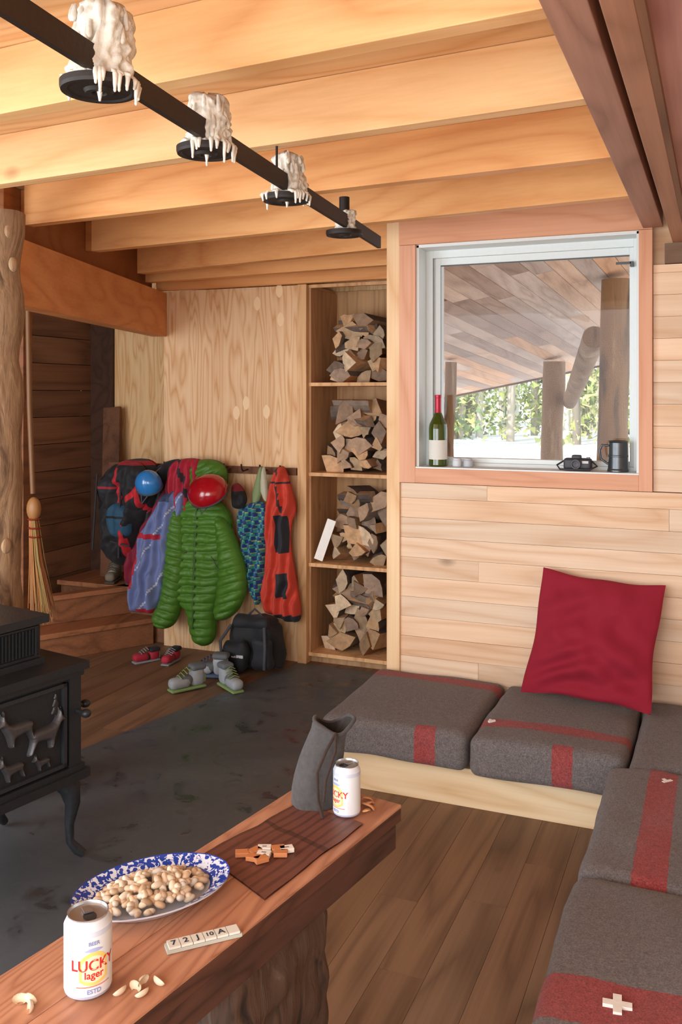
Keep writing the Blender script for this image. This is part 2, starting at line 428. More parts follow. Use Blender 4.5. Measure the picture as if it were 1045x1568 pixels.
joist(-2.80,3.62,-3.9,3.75,2.2,.05,col=(.9,.65,.45))
m.build('ceiling_joists',[M_joist],.002)
m=M(); obox(m,(-2.50,2.62,1.98),(-3.10,4.64,1.98),.09,.26,(1,.92,.86)); obox(m,(-2.62,2.80,2.225),(-3.18,4.64,2.225),.05,.225,(.5,.4,.35)); m.build('ceiling_beam_entry',[M_joisty],.003)  # upper set-back member added, tinted dark for the shadow above the beam
m=M()
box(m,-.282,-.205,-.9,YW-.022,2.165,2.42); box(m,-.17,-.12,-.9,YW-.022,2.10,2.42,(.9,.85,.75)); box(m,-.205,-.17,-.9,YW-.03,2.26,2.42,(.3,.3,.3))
m.build('ceiling_beam_soffit',[M_beamy],.002)
m=M(); box(m,-.119,.36,-.9,YW,2.12,2.14); m.build('ceiling_soffit',[M_plyp])
m=M(); box(m,-.12,-.105,-.9,YW-.022,2.10,2.12); m.build('trim_soffit',[M_dark])
m=M(); pts=[(-2.495+.008*math.sin(k*1.3),2.65,k*.06) for k in range(37)]; pts[-1]=(-2.495,2.65,2.165)
tube(m,pts,[.098+.005*math.sin(k*1.1) for k in range(37)],28,nz=.14)
for (a,z) in ((-.3,2.10),(-.1,1.98),(-.9,1.35),(-.4,.95)):
    q=Vector((-2.495+.1*math.cos(a),2.65+.1*math.sin(a),z)); ell(m,q,(.012,.024,.028),10,8,(1.3,1.35,1.4))
m.build('log_column',[M_log])
m=M(); box(m,-3.03,-2.965,3.33,3.39,0,1.99,(1.1,.9,.7)); box(m,-2.96,-2.91,3.34,3.38,1.93,1.99,(.5,.4,.3)); m.build('trim_entry_post',[M_dark],.002)
m=M(); A=Vector((-3.55,3.98,0));B=Vector((-3.14,4.655,0)); d=(B-A).normalized(); nn=Vector((-d.y,d.x,0))
def stp(o,z0,z1,dep,c,s=0):
    a=A+nn*o-d*.1; b=B+nn*o-d*s; v=[a,b,b+nn*dep,a+nn*dep]; m.add([(p.x,p.y,z0) for p in v]+[(p.x,p.y,z1) for p in v],BF,c)
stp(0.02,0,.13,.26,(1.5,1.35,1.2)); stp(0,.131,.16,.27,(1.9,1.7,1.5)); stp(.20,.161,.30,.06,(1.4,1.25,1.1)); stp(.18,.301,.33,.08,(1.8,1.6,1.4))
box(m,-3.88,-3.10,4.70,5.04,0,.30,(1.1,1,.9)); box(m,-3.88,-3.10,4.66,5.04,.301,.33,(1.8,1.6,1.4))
m.build('entry_steps',[M_dark],.003)
m=M(); obox(m,(-3.62,4.85,.335),(-3.70,4.99,1.42),.13,.02,(.8,.75,.7)); m.build('leaning_board',[M_dark],.002)
# firewood shelf
m=M(); SX0,SX1=-2.129,-1.613
for z in (1.57,1.067,.56,.06): box(m,SX0,SX1,4.665,5.05,z-.02,z,(1.3,1.28,1.22))
box(m,SX0,SX1,4.70,5.05,0,.04,(.8,.8,.8))
box(m,SX0,SX1,4.665,4.69,2.10,2.119,(1.2,1.15,1.05)); box(m,SX0,SX1,5.05,5.068,0,2.118,(1,.97,.9)); box(m,SX0,SX0+.012,4.67,5.05,.06,2.1,(.95,.9,.85))
box(m,SX1-.012,SX1,4.67,5.05,.06,2.1,(.95,.9,.85))
m.build('built_in_shelf',[M_shelf],.001)
M_wend=plain('split_wood',(1,1,1),.8,nz=.6,nscale=30,bm=.5)
def wedge(m,c,r,ang,rot,L,yaw=0,tilt=0):
    pr=[(0,0)]+[(r*math.cos(a)*U(.85,1.05),r*math.sin(a)*U(.85,1.05)) for a in [ang*k/4 for k in range(5)]]
    cx=sum(p[0] for p in pr)/6; cy=sum(p[1] for p in pr)/6
    v=[]
    for yy in (-L/2,L/2):
        sk=U(-.012,.012)
        for (a,b) in pr: v.append(((a-cx)+sk,yy+U(-.006,.006),(b-cy)))
    f=[(0,1,2,3,4,5),(11,10,9,8,7,6)]; e=U(.5,1.1)
    ec=random.choice([(.62,.42,.24),(.42,.27,.17),(.70,.52,.34),(.34,.23,.16),(.55,.33,.17)])
    sc_=random.choice([(.55,.24,.08),(.36,.20,.10),(.60,.34,.16)])
    bc=random.choice([(.14,.10,.08),(.22,.16,.12),(.09,.065,.05)])
    cols=[tuple(x*e for x in ec)]*2
    for k in range(6):
        f.append((k,(k+1)%6,6+(k+1)%6,6+k)); cols.append(tuple(x*e for x in sc_) if k in(0,5) else bc)
    T=Matrix.Translation(c)@Matrix.Rotation(yaw,4,'Z')@Matrix.Rotation(tilt,4,'X')@Matrix.Rotation(rot,4,'Y')
    m.add(v,f,cols,0,False,T)
for si,(z0,H) in enumerate(((1.57,.40),(1.067,.42),(.56,.42),(.06,.43))):
    m=M(); zz=z0+.045; row=0
    while zz<z0+H-.02:
        frac=(zz-z0)/H; xl=-2.03+.13*frac*frac+U(0,.03) if si in (0,2) else -2.06+.1*frac
        x=xl
        while x<-1.745:
            r=U(.055,.115); wedge(m,(x+.03,U(4.82,4.88),zz+U(-.008,.008)),r,U(.8,2.4),U(0,6.28),U(.18,.27),U(-.35,.3),U(-.1,.1))
            x+=r*U(.8,1.0)
        zz+=.06; row+=1
    for k in range(3): wedge(m,(U(-1.91,-1.87),U(4.76,4.82),z0+H*U(.45,.98)),U(.06,.09),1.6,U(2.5,3.5),U(.20,.26),U(.9,1.9),U(-.15,.15))
    m.build('firewood_pile',[M_wend],.002)
m=M(); obox(m,(-2.085,4.70,.575),(-2.01,4.72,.80),.014,.05,(.95,.92,.85)); m.build('paper_roll_board',[M_obj])

# ---------------------------------------------------------------- bench
m=M()
box(m,-1.39,.31,3.25,3.27,0,.140,(1,1,1)); box(m,-1.39,-1.37,3.27,YW-.005,0,.140); box(m,-1.39,.31,3.27,YW-.005,.12,.140)
box(m,-.30,-.28,.3,3.249,0,.140,(.95,.95,.95)); box(m,-.28,.31,.3,3.249,.12,.140); box(m,-.28,.31,.3,.32,0,.12)
m.build('bench_platform',[M_bench],.002)
GREY=hx('#757070',.82); RED=hx('#963b3c')
def cushion(x0,x1,y0,y1,z0,z1,stripes,seed):
    m=M(); c=((x0+x1)/2,(y0+y1)/2,(z0+z1)/2)
    rbox(m,c,(x1-x0,y1-y0,z1-z0),.032,26,.014,.009,5+seed)
    for z in (z0+.018,z1-.016):
        r=.006; q=.010; pts=[]
        cs=[(x0+q,y0+q),(x1-q,y0+q),(x1-q,y1-q),(x0+q,y1-q)]
        for i in range(4):
            a=Vector(cs[i]);b=Vector(cs[(i+1)%4]); 
            for k in range(10):
                p=a.lerp(b,(k+.5)/10); w=noise.noise_vector(Vector((p.x,p.y,z))*(5+seed)); pts.append((p.x+w.x*.007,p.y+w.y*.007,z+w.z*.007))
        tube(m,pts,r,6,closed=True)
    return m.build('seat_cushion',[wool('wool_%d'%seed,GREY,stripes,RED)])
cz0,cz1=.150,.285
cA=cushion(-1.405,-.835,3.18,3.83,cz0,cz1,[(-1.5,-.8,3.70,3.78),(-1.03,-.95,3.0,3.215)],0)
cB=cushion(-.825,-.285,3.16,3.83,cz0,cz1,[(-.9,-.2,3.30,3.375),(-.53,-.46,3.0,3.195)],1)
cC=cushion(-.275,.305,3.13,3.83,cz0,cz1,[],2)
cD=cushion(-.335,.305,2.385,3.12,cz0,cz1+.003,[(-.205,-.12,2.0,3.2)],3)
cE=cushion(-.345,.305,1.50,2.375,cz0,cz1+.006,[(-.5,.5,1.79,1.935)],4)
cF=cushion(-.34,.305,.60,1.49,cz0,cz1,[],5)
def cross(x,y,z,s,a,name,full=True):
    m=M(); T=Matrix.Translation((x,y,z))@Matrix.Rotation(a,4,'Z')
    box(m,-s,s,-s*.3,s*.3,-.006,.001,(.8,.77,.72),0,T); box(m,-s*.3,s*.3,s*.3,s,-.006,.001,(.8,.77,.72),0,T)
    if full: box(m,-s*.3,s*.3,-s,-s*.3,-.006,.001,(.8,.77,.72),0,T)
    return m.build(name,[M_gen])
cross(-.185,1.865,.3065,.028,.1,'wool_cross').parent=cE
cross(-.15,3.02,.298,.018,.8,'wool_mark',False).parent=cD
cross(-.78,3.345,.294,.014,.8,'wool_mark',False).parent=cB
# pillow
m=M(); c00=Vector((-.735,3.655,.315));c10=Vector((-.235,3.575,.315));c01=Vector((-.672,3.79,.79));c11=Vector((-.190,3.78,.755))
nrm=(c10-c00).cross(c01-c00).normalized()
for sg in (1,-1):
    v=[];f=[];n=72
    for i in range(n+1):
        for j in range(n+1):
            a=i/n;b=j/n
            ea=1-.06*math.sin(math.pi*b)+.012*math.sin(b*11); eb=1-.06*math.sin(math.pi*a)+.012*math.sin(a*13+1)
            aa=.5+(a-.5)*ea; bb=.5+(b-.5)*eb
            p=c00*(1-aa)*(1-bb)+c10*aa*(1-bb)+c01*(1-aa)*bb+c11*aa*bb
            s=(math.sin(math.pi*a)*math.sin(math.pi*b))**.5
            w1=math.sin(26*b-9*a+3*noise.noise(Vector((a*2,b*2,4))))*math.exp(-((b-.18)*4)**2)
            w2=math.sin(20*(a*.7+b)+2)*math.exp(-(((a-.85)*3)**2+((b-.3)*3)**2))
            w3=math.sin(22*(b-a*.4))*math.exp(-(((a-.12)*4)**2+((b-.8)*3)**2))
            fo=(.020*w1+.018*w2+.015*w3+.026*noise.noise(Vector((a*3,b*4,sg)))+.014*noise.noise(Vector((a*8,b*8,sg))))*min(1,s*1.6)
            h=(.056 if sg==1 else .03)*s+fo*(.8 if sg==1 else .2)
            v.append(p+nrm*sg*h)
    for i in range(n):
        for j in range(n): f.append((i*(n+1)+j,(i+1)*(n+1)+j,(i+1)*(n+1)+j+1,i*(n+1)+j+1))
    m.add(v,f,(1,1,1),0,True)
m.build('throw_pillow',[plain('red_cotton',hx('#8c0d27'),.9,nz=.06,nscale=220,bm=.15)])

# ---------------------------------------------------------------- table
td=Vector((.165,.986,0)).normalized(); tr_=Vector((td.y,-td.x,0))
FR=Vector((-.682,2.014,0)); TZ=.55
def TP(s,w,z):
    return FR-td*s-tr_*w+Vector((0,0,z))
def tbox(m,s0,s1,w0,w1,z0,z1,col=(1,1,1),mat=0):
    v=[TP(s0,w0,z0),TP(s1,w0,z0),TP(s1,w1,z0),TP(s0,w1,z0),TP(s0,w0,z1),TP(s1,w0,z1),TP(s1,w1,z1),TP(s0,w1,z1)]
    m.add(v,BF,col,mat)
m=M()
tbox(m,0,1.42,0,.13,TZ-.008,TZ,(1,1,1),0); tbox(m,0,1.42,.131,.262,TZ-.008,TZ,(.94,.93,.92),0)
tbox(m,0.0005,1.42,0.0005,.262,TZ-.038,TZ-.0082,(1.15,1.05,1),1)
tbox(m,.012,1.40,.008,.254,TZ-.10,TZ-.0385,(1,1,1),1)
for (s0,s1) in ((.25,.58),(1.08,1.36)):
    c=TP((s0+s1)/2,.131,(TZ-.10)/2); rot=Matrix.Rotation(math.atan2(td.y,td.x),4,'Z')
    rbox(m,c,(s1-s0,.20,TZ-.10),.04,50,0,.016,16,mat=2,mtx=rot)
m.build('coffee_table',[M_table,M_tside,M_bark],.002)
# platter
m=M()
mpl,nt,b=newmat('blue_willow_china'); tc=N(nt,'ShaderNodeTexCoord')
vo=N(nt,'ShaderNodeTexVoronoi'); vo.inputs['Scale'].default_value=75; nt.links.new(tc.outputs['Object'],vo.inputs['Vector'])
nn_=noise_(nt,tc.outputs['Object'],60,3,1.5)
f=math_(nt,'MAXIMUM',math_(nt,'LESS_THAN',vo.outputs['Distance'],.36),math_(nt,'GREATER_THAN',nn_,.52))
at=N(nt,'ShaderNodeAttribute',attribute_name='Col'); sp=N(nt,'ShaderNodeSeparateColor'); nt.links.new(at.outputs['Color'],sp.inputs[0])
f=math_(nt,'MULTIPLY',f,sp.outputs[0]); f=math_(nt,'MAXIMUM',f,sp.outputs[1])
nt.links.new(mixc(nt,f,hx('#d3d9e6'),hx('#23409a')),b.inputs['Base Color']); b.inputs['Roughness'].default_value=.12
pc=(-.985,1.452,TZ+.001); rot=Matrix.Rotation(math.radians(90-35),4,'Z')
prof=[(.001,.004),(.095,.004),(.112,.012),(.118,.017),(.143,.026),(.150,.029),(.152,.030),(.150,.026),(.118,.012),(.095,0),(.001,0)]
cols=[(0,0,0),(0,0,0),(0,1,0),(1,0,0),(1,.0,0),(0,1,0),(0,0,0),(0,0,0),(0,0,0),(0,0,0)]
lathe(m,pc,prof,56,0,cols,rot,sx=1.0,sy=.68)
m.build('serving_platter',[mpl])
m=M()
for k in range(230):
    a=U(0,6.28); r=math.sqrt(R())*.106; p=rot@Vector((r*math.cos(a),r*math.sin(a)*.66,0)); h=.012+.026*max(0,1-(r/.108)**2)*U(.5,1)
    e=U(.6,.95); c=random.choice([(.76,.55,.37),(.84,.68,.50),(.58,.38,.23),(.84,.73,.60)])
    ell(m,(pc[0]+p.x,pc[1]+p.y,TZ+.004+h),(.0118,.0074,.0064),10,7,tuple(x*e for x in c),0,Matrix.Rotation(U(0,6.28),4,'Z')@Matrix.Rotation(U(-.6,.6),4,'Y'),pinch=.08)
m.build('pistachio_pile',[plain('nut_shell',(1,1,1),.6,nz=.1,nscale=90)])
m=M()
for (x,y) in ((-.880,1.205),(-.862,1.222),(-.845,1.215),(-.857,1.238),(-.995,1.135),(-.985,1.118),(-1.01,1.128),(-.835,1.25)):
    T=Matrix.Rotation(U(0,6.28),4,'Z')@Matrix.Rotation(U(1.4,2.6),4,'X')
    ell(m,(x,y,TZ+.007),(.013,.008,.0075),12,6,(.70,.56,.40),0,T,zmin=0)
m.build('nut_shells',[plain('nut_shell_b',(1,1,1),.6,nz=.1,nscale=90)])
def can(x,y,r,h,face):
    m=M(); z=TZ+.001
    prof=[(.001,.004),(r*.72,.004),(r*.78,0),(r*.97,h*.05),(r,h*.085),(r,h*.80),(r,h*.87),(r*.84,h*.965),(r*.83,h*.975),(r*.86,h),(r*.82,h*1.0),(r*.79,h*.965),(.001,h*.965)]
    W=(.70,.72,.75)
    mats=[0,0,0,1,1,1,1,0,0,0,0,0]
    cols=[(1,1,1)]*3+[(.45,.48,.62),W,(.56,.60,.70),(.64,.67,.73)]+[(1,1,1)]*5
    lathe(m,(x,y,z),prof,40,mats,cols)
    T=Matrix.Translation((x,y,z+h*.975))@Matrix.Rotation(face,4,'Z')
    m.add([(r*.35*math.cos(t)+r*.3,r*.28*math.sin(t),-.0003) for t in [k*math.pi/8 for k in range(16)]],[tuple(range(16))],(.02,.02,.02),1,False,T)
    box(m,-r*.4,r*.12,-r*.18,r*.18,.001,.003,(1,1,1),0,T)
    def wrap(v,zc,rr):
        return [(x+rr*math.cos(face+p[0]/r),y+rr*math.sin(face+p[0]/r),z+zc+p[1]) for p in v]
    def band(w0,w1,z0,z1,c,rr,bw=.03):
        v=[];f=[];n=14
        for k in range(n+1):
            a=w0+(w1-w0)*k/n; bow=bw*(1-(a/max(abs(w0),abs(w1)))**2)
            for zz in (z0-bow*.5,z1+bow): v.append((a*r,zz*h))
        for k in range(n): f.append((2*k,2*k+2,2*k+3,2*k+1))
        m.add(wrap(v,0,rr),f,c,1,True)
    band(-.62,.62,.27,.52,(.80,.58,.16),r*1.006,.11); band(-.50,.50,.30,.49,(.80,.70,.48),r*1.010,.09)
    band(-.40,.40,.64,.645,(.35,.4,.66),r*1.006,.03); band(-.75,.75,.195,.21,(.7,.22,.14),r*1.006,0)
    for (t,s,zc,c) in (('LUCKY',.62,.46,(.62,.02,.015)),('lager',.42,.345,(.62,.02,.015)),('ESTD',.26,.14,(.2,.25,.5)),('BEER',.22,.73,(.2,.25,.5))):
        v,f=text_geo(t,r*s); m.add(wrap(v,zc*h,r*1.018),f,c,1)
    return m.build('beer_can',[M_metal,M_obj])
can(-.933,1.195,.0375,.126,math.atan2(-1.195,.933)+.25)
can(-.781,1.92,.0312,.116,math.atan2(-1.92,.781)-.9)
m=M(); Q=[Vector((-.985,1.636,0)),Vector((-.79,1.532,0)),Vector((-.728,1.886,0)),Vector((-.905,1.925,0))]
v=[];f=[];n=24;cols=[]
for i in range(n+1):
    for j in range(n+1):
        a=i/n;b=j/n; p=Q[0]*(1-a)*(1-b)+Q[1]*a*(1-b)+Q[3]*(1-a)*b+Q[2]*a*b
        w=.012*noise.noise(Vector((a*3,b*3,2)))*math.sin(math.pi*b)
        v.append((p.x+w,p.y+w,TZ+.0035+.0025*abs(noise.noise(Vector((a*5,b*4,0))))))
for i in range(n):
    for j in range(n): 
        f.append((i*(n+1)+j,(i+1)*(n+1)+j,(i+1)*(n+1)+j+1,i*(n+1)+j+1)); s=.66 if i%3==0 else 1; s*=(.6 if abs(j-14)<1 else 1); cols.append((s,s,s))
m.add(v,f,cols,0,True); m.add([(p[0],p[1],TZ+.0008) for p in v],f,cols,0)
m.build('leather_mat',[plain('brown_leather',hx('#6c4034'),.5,nz=.2,nscale=40,bm=.15)])
m=M()
def tile(x,y,a,l,w,h,c,z=TZ+.006):
    box(m,-l/2,l/2,-w/2,w/2,0,h,c,0,Matrix.Translation((x,y,z))@Matrix.Rotation(a,4,'Z'))
for (x,y,a,c) in ((-.905,1.655,.5,0),(-.885,1.672,1.2,0),(-.872,1.69,.4,1),(-.862,1.668,.2,1),(-.858,1.648,.9,0),(-.845,1.70,.6,0),(-.828,1.705,.7,1),(-.832,1.685,.4,0),(-.875,1.648,.1,0)):
    tile(x,y,a,.028,.019,.009,(.52,.19,.07) if c==0 else (.78,.72,.64))
    if c:
        tile(x,y,a,.010,.004,.0095,(.15,.1,.1))
m.build('game_pieces',[M_obj],.001)
m=M()
for (x,y,a) in ((-.742,1.95,.5),(-.735,1.975,1.9),(-.752,1.985,1.1),(-.728,1.94,2.2)):
    pts=[(x+.014*math.cos(a+t),y+.014*math.sin(a+t),TZ+.003+.012*t/2.4) for t in [k*.3 for k in range(9)]]
    tube(m,pts,[.003,.006,.008,.009,.009,.009,.008,.006,.003],8,(.62,.3,.14),0,sx=.35)
m.build('orange_peel',[M_obj])
m=M(); ca=math.atan2(.092,.089); cx,cy=-.828,1.375
T=Matrix.Translation((cx,cy,TZ+.001))@Matrix.Rotation(ca,4,'Z')
box(m,-.066,.066,-.012,.012,0,.006,(.45,.46,.4),0,T)
for i,t in enumerate(('7','2','J','10','A','')):
    Tt=T@Matrix.Translation((-.0525+i*.021,0,.0065)); box(m,-.0098,.0098,-.0115,.0115,0,.004,(.68,.67,.60),0,Tt)
    if t:
        v,f=text_geo(t,.019 if len(t)<2 else .015); m.add([(p[0],p[1],.0045) for p in v],f,(.02,.03,.06),0,False,Tt)
m.build('number_tile_rack',[M_obj],.0)
# felt pouch
m=M(); px,py=-.873,1.945; v=[];f=[];n=40;K=16
for j in range(K+1):
    t=j/K; r=.056*(1-.26*t+.05*math.sin(t*6)); off=Vector((.92,.38,0))*.045*t*t
    zz=TZ+.002+.185*t
    for i in range(n):
        a=2*math.pi*i/n; rr=r*(1+.07*math.sin(3*a+2*t)+.08*noise.noise(Vector((math.cos(a)*2,math.sin(a)*2,t*4)))+.12*max(0,t-.8)*5*math.sin(5*a)*.5)
        e=1.0 if t<.9 else 1.08
        v.append((px+off.x+rr*math.cos(a)*1.05*e,py+off.y+rr*math.sin(a)*.9*e,zz+(.014*math.sin(2*a+.5)*t)))
for j in range(K):
    for i in range(n): f.append((j*n+i,j*n+(i+1)%n,(j+1)*n+(i+1)%n,(j+1)*n+i))
m.add(v,f,(1,1,1),0,True)
inn=[]
for j in range(K+1):
    ring=v[j*n:(j+1)*n]; cxx=sum(q[0] for q in ring)/n; cyy=sum(q[1] for q in ring)/n
    inn+=[(cxx+(q[0]-cxx)*.90,cyy+(q[1]-cyy)*.90,q[2]) for q in ring]
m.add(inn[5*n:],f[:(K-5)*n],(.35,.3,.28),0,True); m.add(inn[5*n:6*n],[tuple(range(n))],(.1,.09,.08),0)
m.add(v[:n],[tuple(range(n))],(1,1,1),0)
top=v[-n:]; tube(m,top,.0045,6,(.85,.8,.8),0,closed=True)
tube(m,[(px+.065,py-.025,TZ+.18),(px+.055,py-.055,TZ+.15),(px+.035,py-.062,TZ+.1),(px+.04,py-.068,TZ+.04),(px+.055,py-.075,TZ+.006)],.004,6,(.5,.28,.2),0)
tube(m,[(px+.065,py-.025,TZ+.18),(px+.075,py-.05,TZ+.15),(px+.06,py-.07,TZ+.09),(px+.055,py-.07,TZ+.04)],.0035,6,(.5,.28,.2),0)
m.build('felt_pouch',[plain('grey_felt',hx('#474443'),.95,nz=.4,nscale=90,bm=.5,sheen=.1)])

# ---------------------------------------------------------------- stove
m=M(); O=Vector((-1.9,2.40,0)); fa=Vector((.19,.982,0)).normalized(); fo=Vector((fa.y,-fa.x,0))
ST=Matrix(((fo.x,fa.x,0,O.x),(fo.y,fa.y,0,O.y),(0,0,1,0),(0,0,0,1)))
L=.72;Dp=.44
def sb(x0,x1,y0,y1,z0,z1,c=(1,1,1)): box(m,x0,x1,y0,y1,z0,z1,c,0,ST)
sb(-Dp,-.01,-L,-.01,.30,.60); sb(-Dp-.02,.02,-L-.02,.02,.272,.30); sb(-Dp-.01,.008,-L-.01,.008,.30,.318)
sb(-Dp-.02,.018,-L-.02,.018,.62,.645); sb(-Dp-.01,.006,-L-.01,.006,.60,.62)
sb(-Dp+.03,-.09,-L+.08,-.09,.645,.775); sb(-Dp+.01,-.07,-L+.06,-.07,.775,.80); sb(-Dp+.02,-.08,-L+.07,-.08,.645,.665)
for y0,y1 in ((-.05,-.005),(-L,-L+.05)): sb(-.012,.004,y0,y1,.318,.60)
for (y0,y1,z0,z1) in ((-.66,-.06,.578,.59),(-.66,-.06,.325,.337),(-.072,-.06,.325,.59),(-.66,-.648,.325,.59)): sb(-.012,.004,y0,y1,z0,z1,(1.3,1.3,1.3))
for k in range(42):
    y=-.12-k*.0125; sb(-.091,-.083,y-.0035,y,.68,.76)
sb(-.092,-.08,-.115,-.11,.675,.765); sb(-.092,-.08,-.64,-.10,.764,.769); sb(-.092,-.08,-.64,-.10,.672,.677)
for (x0,x1,z0,z1) in ((-.40,-.04,.57,.585),(-.40,-.04,.33,.345),(-.055,-.04,.33,.585)): sb(x0,x1,-.012,.0,z0,z1)
tube(m,[ST@Vector((-.01,-.02,.49)),ST@Vector((.03,-.02,.49))],.007,10); ell(m,ST@Vector((.045,-.02,.49)),(.017,.017,.014),14,10)
tube(m,[ST@Vector((-.03,-.01,.49)),ST@Vector((-.03,.03,.49))],.007,10); ell(m,ST@Vector((-.03,.042,.49)),(.017,.017,.013),14,10)
for (lx,ly,sx,sy) in ((-.03,-.03,1,1),(-Dp+.05,-.03,-.4,1),(-.03,-L+.03,1,-1),(-Dp+.05,-L+.03,-.4,-1)):
    pts=[];rr=[]
    for t,o,r in ((0,-.02,.034),(.15,.006,.034),(.35,.012,.024),(.6,.004,.015),(.82,.006,.013),(.94,.024,.016),(1.0,.038,.013)):
        z=.275*(1-t)+.020*t; pts.append(ST@Vector((lx+o*sx*.8,ly+o*sy,z))); rr.append(r)
    tube(m,pts,rr,12)
deer=[(-.62,.60),(-.5,.70),(-.43,.78),(-.45,.95),(-.40,.84),(-.33,.98),(-.34,.80),(-.28,.68),(-.18,.58),(.05,.56),(.28,.56),(.42,.54),(.49,.44),(.44,.36),(.47,.2),(.55,.0),(.42,0),(.34,.18),(.26,.27),(.0,.22),(-.05,.22),(-.07,.12),(-.07,0),(-.18,0),(-.22,.14),(-.28,.32),(-.36,.46),(-.42,.56),(-.54,.56)]
def put(poly,y0,z0,s,fl,T=.012,Rr=.09,k=1.9):
    relief(m,[(a*s*fl,b*s) for a,b in poly],lambda u,v,h:tuple(ST@Vector((-.0095+h,y0+u,z0+v))),T,Rr*s,s*.014,it=1,back=False,col=(k*1.15,k*.95,k*.85))
put(deer,-.245,.445,.125,1,.022,.12,k=2.3); put(deer,-.135,.40,.13,-1,.022,.12,k=2.3); put(deer,-.26,.345,.09,1,.016,.12,k=2.0); put(deer,-.15,.342,.06,1,.012,.12,k=2.0)
tree=[(0,1),(.12,.7),(.06,.7),(.2,.42),(.1,.42),(.26,.12),(.05,.12),(.05,0),(-.05,0),(-.05,.12),(-.26,.12),(-.1,.42),(-.2,.42),(-.06,.7),(-.12,.7)]
put(tree,-.095,.49,.08,1,.006,k=1.2); put(tree,-.34,.46,.10,1,.006,k=1.2); put(tree,-.40,.40,.15,1,.006,k=1.2); put(deer,-.5,.37,.16,1,k=1.4)
m.build('cast_iron_stove',[M_iron],.003)

# ---------------------------------------------------------------- candle chandelier
m=M()
def BX(y): return -1.03-.10*(y-1.36)
obox(m,(BX(.6),.6,2.097),(BX(3.36),3.36,2.097),.014,.046,(1.3,1.05,.85))
wx=M()
def waxcol(x,y,z,rw,h,seed):
    n=56;K=36;v=[];f=[]
    for k in range(K+1):
        t=k/K; prof=(1.10-.20*t)*(1 if t<.86 else math.sqrt(max(0.02,1-((t-.86)/.14)**2)))
        for i in range(n):
            a=2*math.pi*i/n
            rib=noise.noise(Vector((math.cos(a)*3.2,math.sin(a)*3.2,t*2.4+seed)))*.30+noise.noise(Vector((math.cos(a)*7,math.sin(a)*7,t*9+seed)))*.26
            r=rw*prof*(1+rib+.15*math.exp(-t*9))
            v.append((x+r*math.cos(a)+.006*math.sin(t*5+seed),y+r*math.sin(a),z+h*t*(1+.08*noise.noise(Vector((math.cos(a)*2,math.sin(a)*2,seed))))))
    for k in range(K):
        for i in range(n): f.append((k*n+i,k*n+(i+1)%n,(k+1)*n+(i+1)%n,(k+1)*n+i))
    f.append(tuple(K*n+i for i in range(n)))
    wx.add(v,f,(1,1,1),0,True)
def pan(y,rp,hw,rw,full=True):
    x=BX(y)-.014; z=2.056
    prof=[(.010,.004),(rp*.35,.002),(rp*.38,.006),(rp*.8,.006),(rp*.84,.012),(rp,.012),(rp,.002),(rp*.97,-.004),(rp*.85,-.004),(rp*.8,-.001),(rp*.4,-.001),(rp*.34,-.007),(rp*.2,-.007),(rp*.17,.0),(.010,.0)]
    lathe(m,(x,y,z),prof,44)
    tube(m,[(x,y,z-.006),(x,y,z+.06)],.006,8,(2.2,2,1.8))
    if full:
        waxcol(x+.006,y,z+.010,rw,hw,y*3)
        for k in range(30):
            a=U(0,6.28); r=rw*U(.85,1.1); zt=z+.012+hw*U(.3,.95); q=Vector((x+.006+r*math.cos(a),y+r*math.sin(a),0)); l=U(.012,.04)
            tube(wx,[(q.x,q.y,zt),(q.x+.003*math.cos(a),q.y+.003*math.sin(a),zt-l*.5),(q.x+.004*math.cos(a),q.y+.004*math.sin(a),zt-l)],[.003,.005,.006],7)
            ell(wx,(q.x+.004*math.cos(a),q.y+.004*math.sin(a),zt-l),(.006,.006,.008),7,5)
        for k in range(34):
            a=U(0,6.28); r=rp*U(.5,.95); q=Vector((x+r*math.cos(a),y+r*math.sin(a),0)); ell(wx,(q.x,q.y,z+.015),(U(.006,.013),U(.006,.013),.007),8,6,nz=.5)
        for k in range(15):
            a=U(-.9,.9) if k<9 else U(0,6.28); r=rp*1.0; q=Vector((x+r*math.cos(a),y+r*math.sin(a),0)); l=U(.0,.010) if k%4 else U(.015,.032)
            if y>2.2: l*=.6
            tube(wx,[(q.x-.006*math.cos(a),q.y-.006*math.sin(a),z+.017),(q.x+.002*math.cos(a),q.y+.002*math.sin(a),z+.008),(q.x,q.y,z-l*.5),(q.x,q.y,z-l)],[.005,.005,.0035,.0025],7)
            ell(wx,(q.x,q.y,z-l),(.003,.003,.005),7,5)
        tube(wx,[(x+.004,y-.003,z),(x+.005,y-.004,z-.012),(x+.004,y-.003,z-.022)],[.006,.004,.002],7)
pan(1.37,.070,.150,.048); pan(1.82,.067,.125,.044); pan(2.35,.067,.125,.040); 
pan(2.93,.064,.04,.02,False)
x=BX(2.93)-.014; lathe(m,(x,2.93,2.06),[(.018,.0),(.018,.125),(.015,.125),(.015,.0)],16,smooth=False)
waxcol(x+.010,2.93,2.066,.030,.075,9)
tube(m,[(BX(2.24),2.24,2.115),(BX(2.24),2.24,2.338)],.0035,6)
ch=m.build('candle_chandelier',[M_blk]); w=wx.build('melted_candles',[M_wax]); w.parent=ch

